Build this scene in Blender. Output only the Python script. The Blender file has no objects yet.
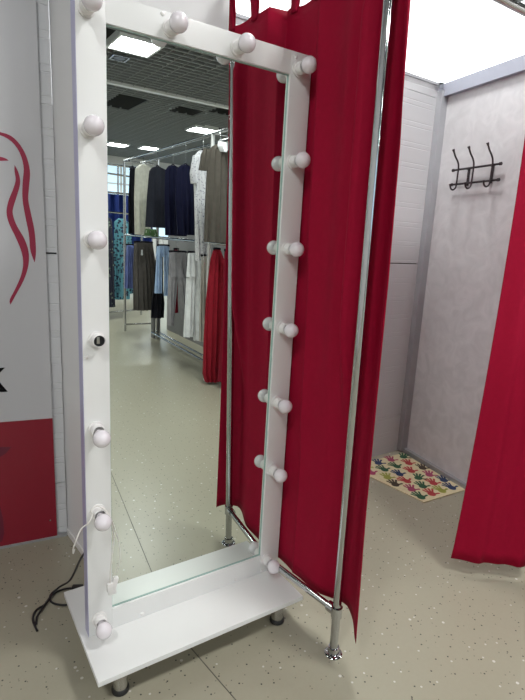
import bpy, bmesh, math, random
from mathutils import Vector, Matrix
C = bpy.context.scene.collection
PI = math.pi
random.seed(7)
# ------------------------------------------------------------------ camera
cam_data = bpy.data.cameras.new('camera')
cam = bpy.data.objects.new('camera', cam_data); C.objects.link(cam)
cam_data.sensor_fit = 'VERTICAL'; cam_data.sensor_height = 36.0
cam_data.lens = 505.3165 / 700 * 36.0
cam_data.clip_start = 0.02; cam_data.clip_end = 100
Rc = Matrix(((0.8377, -0.5439, 0.0498), (0.0741, 0.2035, 0.9763), (-0.5411, -0.8141, 0.2108)))
q = Rc.transposed().to_quaternion(); q.normalize()
cam.rotation_mode = 'QUATERNION'; cam.rotation_quaternion = q
cam.location = (0, 0, 1.5)
bpy.context.scene.camera = cam
# ------------------------------------------------------------------ world, exposure
W = bpy.data.worlds.new('world'); bpy.context.scene.world = W; W.use_nodes = True
W.node_tree.nodes['Background'].inputs[0].default_value = (0.80, 0.88, 1.0, 1)
W.node_tree.nodes['Background'].inputs[1].default_value = 0.6
vs = bpy.context.scene.view_settings
vs.view_transform = 'Standard'; vs.look = 'None'; vs.gamma = 1.0; vs.exposure = -0.16
LIGHT_W = 82.0        # watts of one ceiling luminaire
WINDOW_STRENGTH = 2.0

# ------------------------------------------------------------------ materials
def srgb(r, g, b):
    f = lambda c: (c/255/12.92) if c/255 <= 0.04045 else ((c/255+0.055)/1.055)**2.4
    return (f(r), f(g), f(b), 1)
def mat(name, col, rough=0.5, metal=0.0, spec=0.5, noise=None, bump=None, sheen=0, trans=0, emit=None, coat=0):
    m = bpy.data.materials.new(name); m.use_nodes = True
    nt = m.node_tree; b = nt.nodes['Principled BSDF']
    b.inputs['Base Color'].default_value = col; b.inputs['Roughness'].default_value = rough
    b.inputs['Metallic'].default_value = metal; b.inputs['Specular IOR Level'].default_value = spec
    b.inputs['Coat Weight'].default_value = coat
    if sheen: b.inputs['Sheen Weight'].default_value = sheen
    if emit:
        b.inputs['Emission Color'].default_value = emit[0]; b.inputs['Emission Strength'].default_value = emit[1]
    tc = nt.nodes.new('ShaderNodeTexCoord')
    if noise:   # (scale, amount, detail)
        n = nt.nodes.new('ShaderNodeTexNoise'); n.inputs['Scale'].default_value = noise[0]; n.inputs['Detail'].default_value = noise[2]
        nt.links.new(tc.outputs['Object'], n.inputs['Vector'])
        mr = nt.nodes.new('ShaderNodeMapRange'); mr.inputs['From Min'].default_value = .3; mr.inputs['From Max'].default_value = .7
        mr.inputs['To Min'].default_value = 1-noise[1]; mr.inputs['To Max'].default_value = 1+noise[1]
        nt.links.new(n.outputs['Fac'], mr.inputs['Value'])
        mx = nt.nodes.new('ShaderNodeVectorMath'); mx.operation = 'SCALE'; mx.inputs[0].default_value = col[:3]
        nt.links.new(mr.outputs[0], mx.inputs['Scale']); nt.links.new(mx.outputs[0], b.inputs['Base Color'])
    if bump:    # (scale, strength)
        n = nt.nodes.new('ShaderNodeTexNoise'); n.inputs['Scale'].default_value = bump[0]; n.inputs['Detail'].default_value = 3
        nt.links.new(tc.outputs['Object'], n.inputs['Vector'])
        bp = nt.nodes.new('ShaderNodeBump'); bp.inputs['Strength'].default_value = bump[1]; bp.inputs['Distance'].default_value = .002
        nt.links.new(n.outputs['Fac'], bp.inputs['Height']); nt.links.new(bp.outputs[0], b.inputs['Normal'])
    return m

M = {}
M['white_lam'] = mat('white_laminate', (.78, .79, .78, 1), .34, noise=(3, .02, 2))
M['white_plastic'] = mat('white_plastic', (.80, .79, .78, 1), .35)
M['bulb'] = mat('frosted_bulb', (.80, .76, .80, 1), .22, coat=.4)
M['socket_dark'] = mat('socket_interior', (.03, .03, .035, 1), .5)
M['brass'] = mat('socket_contact', (.5, .48, .42, 1), .3, 1)
M['chrome'] = mat('chrome', (.52, .53, .54, 1), .09, 1)
M['chrome_dull'] = mat('brushed_chrome', (.55, .55, .54, 1), .25, 1)
M['rubber'] = mat('black_rubber', (.015, .015, .015, 1), .5)
M['alu'] = mat('grey_aluminium', (.42, .43, .455, 1), .42, .35, noise=(6, .05, 2))
M['alu_floor'] = mat('grey_profile', (.40, .41, .43, 1), .4, .5)
M['red'] = mat('red_curtain_cloth', (.295, .0034, .026, 1), .72, spec=.10, sheen=0, noise=(60, .04, 2), bump=(900, .08))
M['red_hem'] = mat('red_curtain_hem', (.26, .0030, .024, 1), .72, spec=.10)
M['wall_pvc'] = None
M['plaster'] = mat('white_plaster', (.88, .88, .88, 1), .7, noise=(4, .015, 2))
M['white_wall'] = mat('white_painted_wall', (.78, .78, .79, 1), .6)
M['grey_wall'] = mat('grey_partition', (.20, .20, .205, 1), .6)
M['dark_metal'] = mat('dark_ceiling_metal', (.23, .24, .24, 1), .5)
M['black'] = mat('black_void', (.008, .008, .009, 1), .9)
M['white_metal'] = mat('white_metal', (.75, .76, .76, 1), .4)
M['bronze'] = mat('dark_bronze', (.07, .06, .065, 1), .28, .75)
M['banner_white'] = mat('banner_white', (.53, .53, .55, 1), .45, noise=(1.2, .03, 1))
M['banner_red'] = mat('banner_red', (.24, .006, .022, 1), .4)
M['banner_wine'] = mat('banner_wine', (.13, .008, .03, 1), .4)
M['crimson'] = mat('crimson_print', (.31, .012, .05, 1), .45)
M['ink'] = mat('black_print', (.006, .006, .007, 1), .8, spec=.1)
M['cable_white'] = mat('white_cable', (.74, .72, .68, 1), .4)
M['cable_black'] = mat('black_cable', (.012, .012, .014, 1), .4)
M['mat_cream'] = mat('mat_cream', (.64, .57, .36, 1), .9, bump=(500, .3), noise=(80, .06, 2))
for n, c in dict(green=(.03, .10, .05), red=(.42, .045, .05), navy=(.025, .045, .12), lime=(.30, .32, .06), pink=(.36, .06, .13), brown=(.07, .05, .035)).items():
    M['mat_'+n] = mat('mat_print_'+n, (*c, 1), .9)
# mirror: silvered glass with a faint green cast
m = bpy.data.materials.new('silvered_mirror'); m.use_nodes = True; M['mirror'] = m
b = m.node_tree.nodes['Principled BSDF']; b.inputs['Base Color'].default_value = (.80, .86, .82, 1)
b.inputs['Metallic'].default_value = 1; b.inputs['Roughness'].default_value = 0.0
M['glass_edge'] = mat('green_glass_edge', (.35, .50, .46, 1), .15)
# floor: beige-grey linoleum with dark and light flecks
def floor_mat():
    m = bpy.data.materials.new('speckled_linoleum'); m.use_nodes = True
    nt = m.node_tree; b = nt.nodes['Principled BSDF']; b.inputs['Roughness'].default_value = .32
    b.inputs['Specular IOR Level'].default_value = .45
    tc = nt.nodes.new('ShaderNodeTexCoord')
    n = nt.nodes.new('ShaderNodeTexNoise'); n.inputs['Scale'].default_value = 90; n.inputs['Detail'].default_value = 3
    nt.links.new(tc.outputs['Object'], n.inputs['Vector'])
    n2 = nt.nodes.new('ShaderNodeTexNoise'); n2.inputs['Scale'].default_value = 1.6; n2.inputs['Detail'].default_value = 3
    nt.links.new(tc.outputs['Object'], n2.inputs['Vector'])
    cr = nt.nodes.new('ShaderNodeMix'); cr.data_type = 'RGBA'
    cr.inputs['A'].default_value = (.305, .288, .218, 1); cr.inputs['B'].default_value = (.352, .333, .255, 1)
    ad = nt.nodes.new('ShaderNodeMath'); ad.operation = 'ADD'
    sc1 = nt.nodes.new('ShaderNodeMath'); sc1.operation = 'MULTIPLY'; sc1.inputs[1].default_value = .5
    sc2 = nt.nodes.new('ShaderNodeMath'); sc2.operation = 'MULTIPLY'; sc2.inputs[1].default_value = .5
    nt.links.new(n.outputs['Fac'], sc1.inputs[0]); nt.links.new(n2.outputs['Fac'], sc2.inputs[0])
    nt.links.new(sc1.outputs[0], ad.inputs[0]); nt.links.new(sc2.outputs[0], ad.inputs[1]); nt.links.new(ad.outputs[0], cr.inputs['Factor'])
    last = cr.outputs['Result']
    for i, (scale, rad, thr, col) in enumerate([(19, .060, .42, (.045, .042, .035, 1)), (16, .062, .28, (.56, .54, .50, 1)), (40, .085, .20, (.13, .115, .09, 1)), (9, .050, .18, (.60, .58, .54, 1))]):
        mp = nt.nodes.new('ShaderNodeMapping'); mp.inputs['Location'].default_value = (i*3.3, i*1.7, 0)
        nt.links.new(tc.outputs['Object'], mp.inputs['Vector'])
        v = nt.nodes.new('ShaderNodeTexVoronoi'); v.voronoi_dimensions = '2D'; v.inputs['Scale'].default_value = scale
        nt.links.new(mp.outputs[0], v.inputs['Vector'])
        sep = nt.nodes.new('ShaderNodeSeparateColor'); nt.links.new(v.outputs['Color'], sep.inputs[0])
        lt = nt.nodes.new('ShaderNodeMath'); lt.operation = 'LESS_THAN'; lt.inputs[1].default_value = rad
        nt.links.new(v.outputs['Distance'], lt.inputs[0])
        l2 = nt.nodes.new('ShaderNodeMath'); l2.operation = 'LESS_THAN'; l2.inputs[1].default_value = thr
        nt.links.new(sep.outputs[0], l2.inputs[0])
        mu = nt.nodes.new('ShaderNodeMath'); mu.operation = 'MULTIPLY'
        nt.links.new(lt.outputs[0], mu.inputs[0]); nt.links.new(l2.outputs[0], mu.inputs[1])
        mx = nt.nodes.new('ShaderNodeMix'); mx.data_type = 'RGBA'; mx.inputs['B'].default_value = col
        nt.links.new(mu.outputs[0], mx.inputs['Factor']); nt.links.new(last, mx.inputs['A'])
        last = mx.outputs['Result']
    nt.links.new(last, b.inputs['Base Color'])
    return m
M['floor'] = floor_mat()
def pvc_mat():     # white lining panels: shallow horizontal grooves every 9 cm, drawn as bump
    m = mat('white_lining_panels', (.63, .64, .66, 1), .42)
    nt = m.node_tree; b = nt.nodes['Principled BSDF']
    g = nt.nodes.new('ShaderNodeNewGeometry'); s = nt.nodes.new('ShaderNodeSeparateXYZ'); nt.links.new(g.outputs['Position'], s.inputs[0])
    d = nt.nodes.new('ShaderNodeMath'); d.operation = 'DIVIDE'; d.inputs[1].default_value = .125; nt.links.new(s.outputs['Z'], d.inputs[0])
    fr = nt.nodes.new('ShaderNodeMath'); fr.operation = 'FRACT'; nt.links.new(d.outputs[0], fr.inputs[0])
    cr = nt.nodes.new('ShaderNodeValToRGB'); e = cr.color_ramp.elements
    e[0].position = 0; e[0].color = (1, 1, 1, 1); e[1].position = 1; e[1].color = (1, 1, 1, 1)
    for p, v in ((.10, 1), (.13, 0), (.16, 1), (.34, 1), (.37, .2), (.40, 1)):
        x = e.new(p); x.color = (v, v, v, 1)
    nt.links.new(fr.outputs[0], cr.inputs['Fac'])
    bp = nt.nodes.new('ShaderNodeBump'); bp.inputs['Strength'].default_value = .55; bp.inputs['Distance'].default_value = .004
    nt.links.new(cr.outputs['Color'], bp.inputs['Height']); nt.links.new(bp.outputs[0], b.inputs['Normal'])
    return m
M['wall_pvc'] = pvc_mat()
def mottled(name, c1, c2, scale):
    m = mat(name, c1, .35); nt = m.node_tree; b = nt.nodes['Principled BSDF']
    tc = nt.nodes.new('ShaderNodeTexCoord'); n = nt.nodes.new('ShaderNodeTexNoise')
    n.inputs['Scale'].default_value = scale; n.inputs['Detail'].default_value = 6; n.inputs['Distortion'].default_value = 1.2
    nt.links.new(tc.outputs['Object'], n.inputs['Vector'])
    r = nt.nodes.new('ShaderNodeValToRGB'); r.color_ramp.elements[0].position = .35; r.color_ramp.elements[1].position = .68
    r.color_ramp.elements[0].color = c1; r.color_ramp.elements[1].color = c2
    nt.links.new(n.outputs['Fac'], r.inputs['Fac']); nt.links.new(r.outputs[0], b.inputs['Base Color'])
    return m
M['laminate'] = mottled('mottled_grey_laminate', (.56, .56, .575, 1), (.655, .655, .67, 1), 9)
def printed(name, base, dot, scale, rad, dist=0.3):
    m = mat(name, base, .8); nt = m.node_tree; b = nt.nodes['Principled BSDF']
    tc = nt.nodes.new('ShaderNodeTexCoord'); v = nt.nodes.new('ShaderNodeTexVoronoi'); v.inputs['Scale'].default_value = scale
    n = nt.nodes.new('ShaderNodeTexNoise'); n.inputs['Scale'].default_value = scale*1.5
    nt.links.new(tc.outputs['Object'], v.inputs['Vector']); nt.links.new(tc.outputs['Object'], n.inputs['Vector'])
    a = nt.nodes.new('ShaderNodeMath'); a.operation = 'MULTIPLY'; a.inputs[1].default_value = dist; nt.links.new(n.outputs['Fac'], a.inputs[0])
    s = nt.nodes.new('ShaderNodeMath'); s.operation = 'SUBTRACT'; nt.links.new(v.outputs['Distance'], s.inputs[0]); nt.links.new(a.outputs[0], s.inputs[1])
    lt = nt.nodes.new('ShaderNodeMath'); lt.operation = 'LESS_THAN'; lt.inputs[1].default_value = rad; nt.links.new(s.outputs[0], lt.inputs[0])
    mx = nt.nodes.new('ShaderNodeMix'); mx.data_type = 'RGBA'; mx.inputs['A'].default_value = base; mx.inputs['B'].default_value = dot
    nt.links.new(lt.outputs[0], mx.inputs['Factor']); nt.links.new(mx.outputs['Result'], b.inputs['Base Color'])
    return m
def cloth(name, c, r=.8): return mat(name, (*c, 1), r, spec=.2, noise=(18, .08, 2))
M['c_brown'] = cloth('taupe_cloth', (.095, .085, .072)); M['c_black'] = cloth('black_cloth', (.008, .008, .014))
M['c_charcoal'] = cloth('charcoal_cloth', (.022, .024, .036)); M['c_navy'] = cloth('navy_cloth', (.005, .006, .028))
M['c_cream'] = cloth('cream_cloth', (.72, .71, .64)); M['c_white'] = cloth('white_cloth', (.86, .88, .90))
M['c_grey'] = cloth('grey_cloth', (.30, .29, .31)); M['c_beige'] = cloth('beige_cloth', (.48, .45, .41))
M['c_lblue'] = cloth('light_blue_cloth', (.38, .52, .75)); M['c_pblue'] = cloth('periwinkle_cloth', (.17, .22, .50))
M['c_red'] = cloth('red_robe_cloth', (.27, .009, .022)); M['c_wine'] = cloth('wine_cloth', (.20, .006, .02))
M['c_royal'] = cloth('royal_blue_cloth', (.012, .03, .42)); M['c_taupe2'] = cloth('grey_brown_cloth', (.095, .086, .080))
M['c_green'] = printed('green_striped_cloth', (.09, .20, .07, 1), (.5, .55, .45, 1), 26, .1)
M['c_print'] = printed('white_print_cloth', (.74, .74, .78, 1), (.10, .10, .20, 1), 55, .10)
M['c_teal'] = printed('teal_floral_cloth', (.08, .24, .30, 1), (.01, .02, .05, 1), 20, .26)
M['c_floral'] = printed('dark_floral_cloth', (.010, .012, .030, 1), (.16, .20, .16, 1), 16, .10)
M['c_bluewall'] = cloth('blue_drape', (.008, .022, .13))
M['sky_glass'] = mat('frosted_daylight_glass', (.8, .85, .9, 1), .3, emit=((.96, .98, 1.0, 1), WINDOW_STRENGTH))
M['sky_far'] = mat('far_daylight_glass', (.5, .6, .7, 1), .3, emit=((.62, .80, 1.0, 1), 1.15))
M['lamp'] = mat('lit_diffuser', (.9, .9, .9, 1), .4, emit=((1, 1, .98, 1), 5.0))

# ------------------------------------------------------------------ mesh helpers
def bx(bm, c, s, R=None, bevel=0, mi=0):
    if not bevel:
        c = Vector(c); co = [Vector((sx*s[0]/2, sy*s[1]/2, sz*s[2]/2)) for sx in (-1, 1) for sy in (-1, 1) for sz in (-1, 1)]
        v = [bm.verts.new((R @ p if R else p)+c) for p in co]
        for f in ((0, 1, 3, 2), (4, 6, 7, 5), (0, 4, 5, 1), (2, 3, 7, 6), (0, 2, 6, 4), (1, 5, 7, 3)):
            bm.faces.new([v[i] for i in f]).material_index = mi
        return v
    r = bmesh.ops.create_cube(bm, size=1)
    bmesh.ops.scale(bm, vec=s, verts=r['verts'])
    if bevel:
        es = list({e for v in r['verts'] for e in v.link_edges})
        g = bmesh.ops.bevel(bm, geom=es, offset=bevel, segments=2, affect='EDGES', profile=.7)
        vs_ = list({v for f in g['faces'] for v in f.verts} | {v for v in r['verts'] if v.is_valid})
    else: vs_ = r['verts']
    if R: bmesh.ops.rotate(bm, cent=(0, 0, 0), matrix=R, verts=vs_)
    bmesh.ops.translate(bm, vec=c, verts=vs_)
    if mi:
        for f in {f for v in vs_ for f in v.link_faces}: f.material_index = mi
    return vs_
def seg_box(bm, a, b, h, t, z0):       # upright slab from plan point a to b, thickness t, from z0 to z0+h
    a = Vector(a); b = Vector(b); d = (b-a); L = d.length; ang = math.atan2(d.y, d.x)
    c = (a+b)/2
    return bx(bm, (c.x, c.y, z0+h/2), (L, t, h), Matrix.Rotation(ang, 3, 'Z'))
def spline(pts, n=8):
    P = [Vector(p) for p in pts]
    if len(P) < 3: return P
    out = []
    for i in range(len(P)-1):
        p0 = P[max(i-1, 0)]; p1 = P[i]; p2 = P[i+1]; p3 = P[min(i+2, len(P)-1)]
        for k in range(n):
            t = k/n
            out.append(.5*((2*p1)+(p2-p0)*t+(2*p0-5*p1+4*p2-p3)*t*t+(3*p1-p0-3*p2+p3)*t**3))
    out.append(P[-1]); return out
def tube(bm, pts, r, seg=12, cap=True, mi=0):
    P = [Vector(p) for p in pts]; rings = []; up = None
    for i, p in enumerate(P):
        d = (P[min(i+1, len(P)-1)]-P[max(i-1, 0)]).normalized()
        if up is None:
            up = Vector((0, 0, 1)) if abs(d.z) < .9 else Vector((1, 0, 0))
        u = (up-d*up.dot(d)).normalized(); v = d.cross(u); up = u
        rr = r[i] if isinstance(r, (list, tuple)) else r
        rings.append([bm.verts.new(p+u*math.cos(2*PI*k/seg)*rr+v*math.sin(2*PI*k/seg)*rr) for k in range(seg)])
    fs = []
    for a, b in zip(rings, rings[1:]):
        for k in range(seg):
            fs.append(bm.faces.new((a[k], a[(k+1) % seg], b[(k+1) % seg], b[k])))
    if cap:
        fs.append(bm.faces.new(list(reversed(rings[0])))); fs.append(bm.faces.new(rings[-1]))
    for f in fs: f.material_index = mi
def lathe(bm, prof, o=(0, 0, 0), R=None, seg=24, mi=0):   # prof: (r, h) along local +Z
    o = Vector(o); rings = []
    for r, h in prof:
        if r < 1e-6:
            v = Vector((0, 0, h)); v = (R @ v if R else v)+o; rings.append([bm.verts.new(v)])
        else:
            ring = []
            for k in range(seg):
                v = Vector((r*math.cos(2*PI*k/seg), r*math.sin(2*PI*k/seg), h)); v = (R @ v if R else v)+o
                ring.append(bm.verts.new(v))
            rings.append(ring)
    for a, b in zip(rings, rings[1:]):
        for k in range(seg):
            va = a[k % len(a)]; vb = a[(k+1) % len(a)]; vc = b[(k+1) % len(b)]; vd = b[k % len(b)]
            f = list(dict.fromkeys((va, vb, vc, vd)))
            if len(f) > 2:
                try: bm.faces.new(f).material_index = mi
                except ValueError: pass
def prism(bm, pts, n, t, mi=0):       # planar outline pts (3D), extruded by t along n
    n = Vector(n)*t
    a = [bm.verts.new(Vector(p)) for p in pts]; b = [bm.verts.new(Vector(p)+n) for p in pts]
    fs = [bm.faces.new(a), bm.faces.new(list(reversed(b)))]
    for i in range(len(a)):
        j = (i+1) % len(a); fs.append(bm.faces.new((a[i], b[i], b[j], a[j])))
    for f in fs: f.material_index = mi
WL = {}
def link(name, bm, m, parent=None, smooth=True, pivot='center'):
    bmesh.ops.recalc_face_normals(bm, faces=bm.faces[:])
    xs = [v.co for v in bm.verts]
    lo = Vector((min(v.x for v in xs), min(v.y for v in xs), min(v.z for v in xs)))
    hi = Vector((max(v.x for v in xs), max(v.y for v in xs), max(v.z for v in xs)))
    c = (lo+hi)/2
    if pivot == 'base': c.z = lo.z
    bmesh.ops.translate(bm, vec=-c, verts=bm.verts[:])
    me = bpy.data.meshes.new(name); bm.to_mesh(me); bm.free()
    o = bpy.data.objects.new(name, me); C.objects.link(o)
    for x in (m if isinstance(m, (list, tuple)) else [m]): me.materials.append(x)
    if smooth:
        me.polygons.foreach_set('use_smooth', [True]*len(me.polygons))
        me.set_sharp_from_angle(angle=math.radians(38))
    WL[o] = c.copy()
    if parent: o.parent = parent; o.location = c-WL[parent]
    else: o.location = c
    return o
def tag(o, label, cat, group=None, kind=None):
    o['label'] = label; o['category'] = cat
    if group: o['group'] = group
    if kind: o['kind'] = kind
    return o
def thing(name, label, cat, loc, group=None):
    o = bpy.data.objects.new(name, None); C.objects.link(o); o.empty_display_size = .1
    o.location = loc; WL[o] = Vector(loc); tag(o, label, cat, group); return o
def struct(name, bm, m, parent=None, smooth=False):
    o = link(name, bm, m, parent, smooth)
    if not parent: o['kind'] = 'structure'
    return o
def B(): return bmesh.new()
def copy_thing(root, loc, label, group=None):
    r = root.copy(); C.objects.link(r); r.location = loc; r['label'] = label
    if group: r['group'] = group
    for ch in list(root.children):
        c = ch.copy(); C.objects.link(c); c.parent = r
        for g in list(ch.children):
            d = g.copy(); C.objects.link(d); d.parent = c
    return r

# ------------------------------------------------------------------ the room shell
ux = Vector((.992, -.127, 0)); uy = Vector((.127, .992, 0))      # the shop's own directions
bm = B(); bx(bm, (3.0, -5.8, -.05), (13.2, 19.4, .1)); struct('floor', bm, M['floor'])
bm = B()
for a, b_ in [((.749-.05*3, 1.569+.4*0+.0), (.80, .80))]:
    pass
seg_box(bm, (.655, 1.93), (1.25, -2.7), .0012, .003, 0)
struct('trim_1', bm, mat('floor_seam', (.10, .095, .075, 1), .6))
# open-cell ceiling: 0.6 m modules of thin blades, with a few modules missing, black void above
HC = 3.9
bm = B(); bx(bm, (3.0, -5.8, HC+.62), (13.2, 19.4, .1)); struct('ceiling', bm, M['black'])
LIGHTS = [(2.56, -4.14), (5.76, -8.55), (5.02, -12.6), (5.95, -12.35), (7.0, -9.0), (1.9, -.3), (-1.2, -4.14), (2.2, -8.55), (6.4, -4.14), (6.2, -.9), (2.0, -12.5), (1.9, 2.05), (5.2, 2.05), (-1.2, -.3)]  # entries past the reflected ones are unseen, put in for their light
HOLES = [(3.35, -7.2), (3.3, -7.9), (4.9, -7.4), (5.45, -6.8)]
bm = B(); N = 0
def blade(bm, x0, x1, y0, y1):
    bx(bm, ((x0+x1)/2, (y0+y1)/2, HC+.02), (max(x1-x0, .016), max(y1-y0, .016), .04))
x = -3.36
while x < 9.3:
    y = -15.2
    while y < 3.6:
        cx_, cy_ = x+.3, y+.3
        skip = any(abs(cx_-a) < .3 and abs(cy_-b2) < .3 for a, b2 in HOLES+LIGHTS) or (x < .6)
        if not skip:
            for k in range(4): bx(bm, (x+.3, y+.15*k, HC+.02), (.6, .022, .04))
            for k in range(3): bx(bm, (x+.2*k, y+.3, HC+.025), (.010, .6, .03))
        y += .6
    x += .6
struct('ceiling', bm, M['dark_metal'])
bm = B(); bx(bm, (3.6, -6.19, HC+.005), (11, .10, .05)); struct('trim_2', bm, M['white_metal'])
bm = B(); bx(bm, (3.0, 3.55, 2.0), (12.8, .1, 4.4)); struct('wall_back', bm, M['plaster'])
bm = B(); bx(bm, (9.4, -5.8, 2.0), (.1, 18.6, 4.4)); struct('wall_right', bm, M['white_wall'])
bm = B(); bx(bm, (-3.4, -5.8, 2.0), (.1, 18.6, 4.4)); struct('wall_left', bm, M['white_wall'])
bm = B(); bx(bm, (3.0, -15.3, .6), (12.8, .1, 1.2)); bx(bm, (3.0, -15.3, 4.05), (12.8, .1, .8)); struct('wall_front', bm, M['white_wall'])
# daylight: the long frosted clerestory behind the booths, and the far shop windows
bm = B(); bx(bm, (3.5, 3.47, 3.2), (9.0, .03, 1.9)); struct('window_1', bm, M['sky_glass'])
bm = B(); bx(bm, (3.0, -15.28, 2.42), (12.6, .03, 2.44)); w2 = struct('window_2', bm, M['sky_far'])
bm = B()
for k in range(13): bx(bm, (-3+k, -15.24, 2.42), (.06, .05, 2.44))
bx(bm, (3, -15.24, 3.0), (12.6, .05, .05)); struct('window_frame', bm, M['white_metal'], w2)

# ceiling luminaires: four tubes in a white louvred tray
def luminaire(x, y, label, group):
    t = thing('ceiling_light', label, 'ceiling light', (x, y, HC), group)
    bm = B()
    for s in (-1, 1):
        bx(bm, (x+s*.285, y, HC+.01), (.03, .6, .08)); bx(bm, (x, y+s*.285, HC+.01), (.54, .03, .08))
    bx(bm, (x, y, HC+.055), (.6, .6, .01)); link('housing', bm, M['white_metal'], t, False)
    for k in range(4):
        bm = B(); tube(bm, [(x-.26, y-.2+.133*k, HC+.02), (x+.26, y-.2+.133*k, HC+.02)], .02, 10); link('lamp_tube', bm, M['lamp'], t)
    ld = bpy.data.lights.new('luminaire_light', 'AREA'); ld.shape = 'SQUARE'; ld.size = .54; ld.energy = LIGHT_W*(1.5 if abs(y+4.14) < .1 and x > 2 else .60 if y > 2 else .85 if x < 0 else 1); ld.color = (1, 1, .985)
    lo = bpy.data.objects.new('luminaire_light', ld); C.objects.link(lo); lo.parent = t; lo.location = (0, 0, -.003)
LL = ['square four-tube ceiling light nearest the mirror top, left of the glass reflection',
      'bright square ceiling light reflected above the white print blouse',
      'ceiling light reflected farthest left near the back windows', 'ceiling light reflected left of centre near the back of the shop',
      'ceiling light reflected beside the red curtain, above the taupe dress',
      'unseen square ceiling light over the aisle just in front of the mirror', 'unseen square ceiling light added over the left side of the shop, far from the racks',
      'unseen square ceiling light added deep in the shop behind the two-tier rack end', 'unseen square ceiling light added by the right wall beyond the two-tier rack',
      'unseen square ceiling light added in front of the right-hand booth', 'unseen square ceiling light added in the farthest corner by the shop windows',
      'unseen square ceiling light added above the booth with the handprint mat to brighten it', 'unseen square ceiling light added above the next booth, beyond the hook wall',
      'unseen square ceiling light added to the left to brighten the curtain and banner wall']
for i, (x, y) in enumerate(LIGHTS):
    luminaire(x, y, LL[i], 'square ceiling lights in the grid')
t = thing('ceiling_vent', 'small square ceiling loudspeaker grille beside the near ceiling light in the mirror', 'vent', (2.56, -4.78, HC-.01))
bm = B()
for s in (-1, 1): bx(bm, (2.56+s*.11, -4.78, HC-.012), (.02, .24, .02)); bx(bm, (2.56, -4.78+s*.11, HC-.012), (.2, .02, .02))
link('frame', bm, M['chrome_dull'], t, False)
bm = B(); lathe(bm, [(0, 0), (.08, 0), (.085, .012), (0, .012)], (2.56, -4.78, HC-.02)); link('grille', bm, M['bronze'], t)

# ------------------------------------------------------------------ booths
PA = Vector((2.92, 2.414)); td = Vector((-.1704, -.9854)); PB = PA+td*1.35        # hook wall, corner towards the viewer
nv = Vector((.9854, -.1704))                                                      # outwards
bm = B(); seg_box(bm, PA+nv*.02, PB+nv*.02, 2.50, .03, .03); struct('wall_booth_side', bm, M['laminate'])
bm = B(); seg_box(bm, (2.93, 2.43), (.97, 2.38), 1.104, .03, .290); seg_box(bm, (2.93, 2.43), (.97, 2.38), .286, .03, 0); seg_box(bm, (2.93, 2.43), (.97, 2.38), 1.07, .03, 1.4); seg_box(bm, (2.93, 2.43), (.97, 2.38), .072, .03, 2.473); struct('wall_booth_back', bm, M['wall_pvc'])
bm = B(); seg_box(bm, (2.93, 2.442), (.97, 2.392), 2.54, .02, 0); struct('wall_booth_back_core', bm, M['ink'])
bm = B(); seg_box(bm, (2.93, 2.43), (.97, 2.38), .016, .045, 2.545); struct('trim_3', bm, M['alu'])
# aluminium corner post, top rail and floor rail of the hook wall
bm = B(); bx(bm, (2.897, 2.395, 1.26), (.055, .07, 2.50), Matrix.Rotation(-.171, 3, 'Z'), .004); struct('trim_4', bm, M['alu'], smooth=True)
bm = B(); seg_box(bm, PA-nv*.004, PB-nv*.004, .078, .05, 2.475); struct('trim_5', bm, mat('satin_grey_rail', (.36, .38, .45, 1), .6))
bm = B(); seg_box(bm, PA-nv*.008, PB-nv*.008, .032, .034, 0); struct('trim_6', bm, M['alu_floor'])
bm = B(); bx(bm, (2.855, 2.375, 2.535), (.035, .012, .035), Matrix.Rotation(-.171, 3, 'Z'), .002); struct('trim_7', bm, M['chrome'])
# white column behind the mirror
bm = B(); prism(bm, [(.555, 2.06, 0), (1.045, 1.925, 0), (.957, 2.615, 0), (.56, 2.67, 0)], (0, 0, 1), 4.3); struct('wall_column', bm, M['plaster'])
bm = B(); seg_box(bm, (.502, 2.45), (.542, 2.04), 4.0, .02, 0); struct('wall_column_side', bm, M['white_wall'])
bm = B(); seg_box(bm, (.489, 2.44), (.529, 2.04), .03, .006, 0); struct('baseboard_column', bm, M['white_plastic'])
# banner wall
bm = B(); seg_box(bm, (.489, 2.442), (-1.6, 2.709), 1.106, .02, .290); seg_box(bm, (.489, 2.442), (-1.6, 2.709), .286, .02, 0.0); seg_box(bm, (.489, 2.442), (-1.6, 2.709), 2.5, .02, 1.403)
struct('wall_panel_left', bm, M['wall_pvc'])
bm = B(); seg_box(bm, (.489, 2.456), (-1.6, 2.723), 3.9, .01, 0); struct('wall_panel_left_core', bm, M['ink'])
bm = B(); seg_box(bm, (.484, 2.424), (-1.6, 2.691), .016, .014, 0); struct('baseboard_left', bm, M['alu_floor'])

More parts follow.
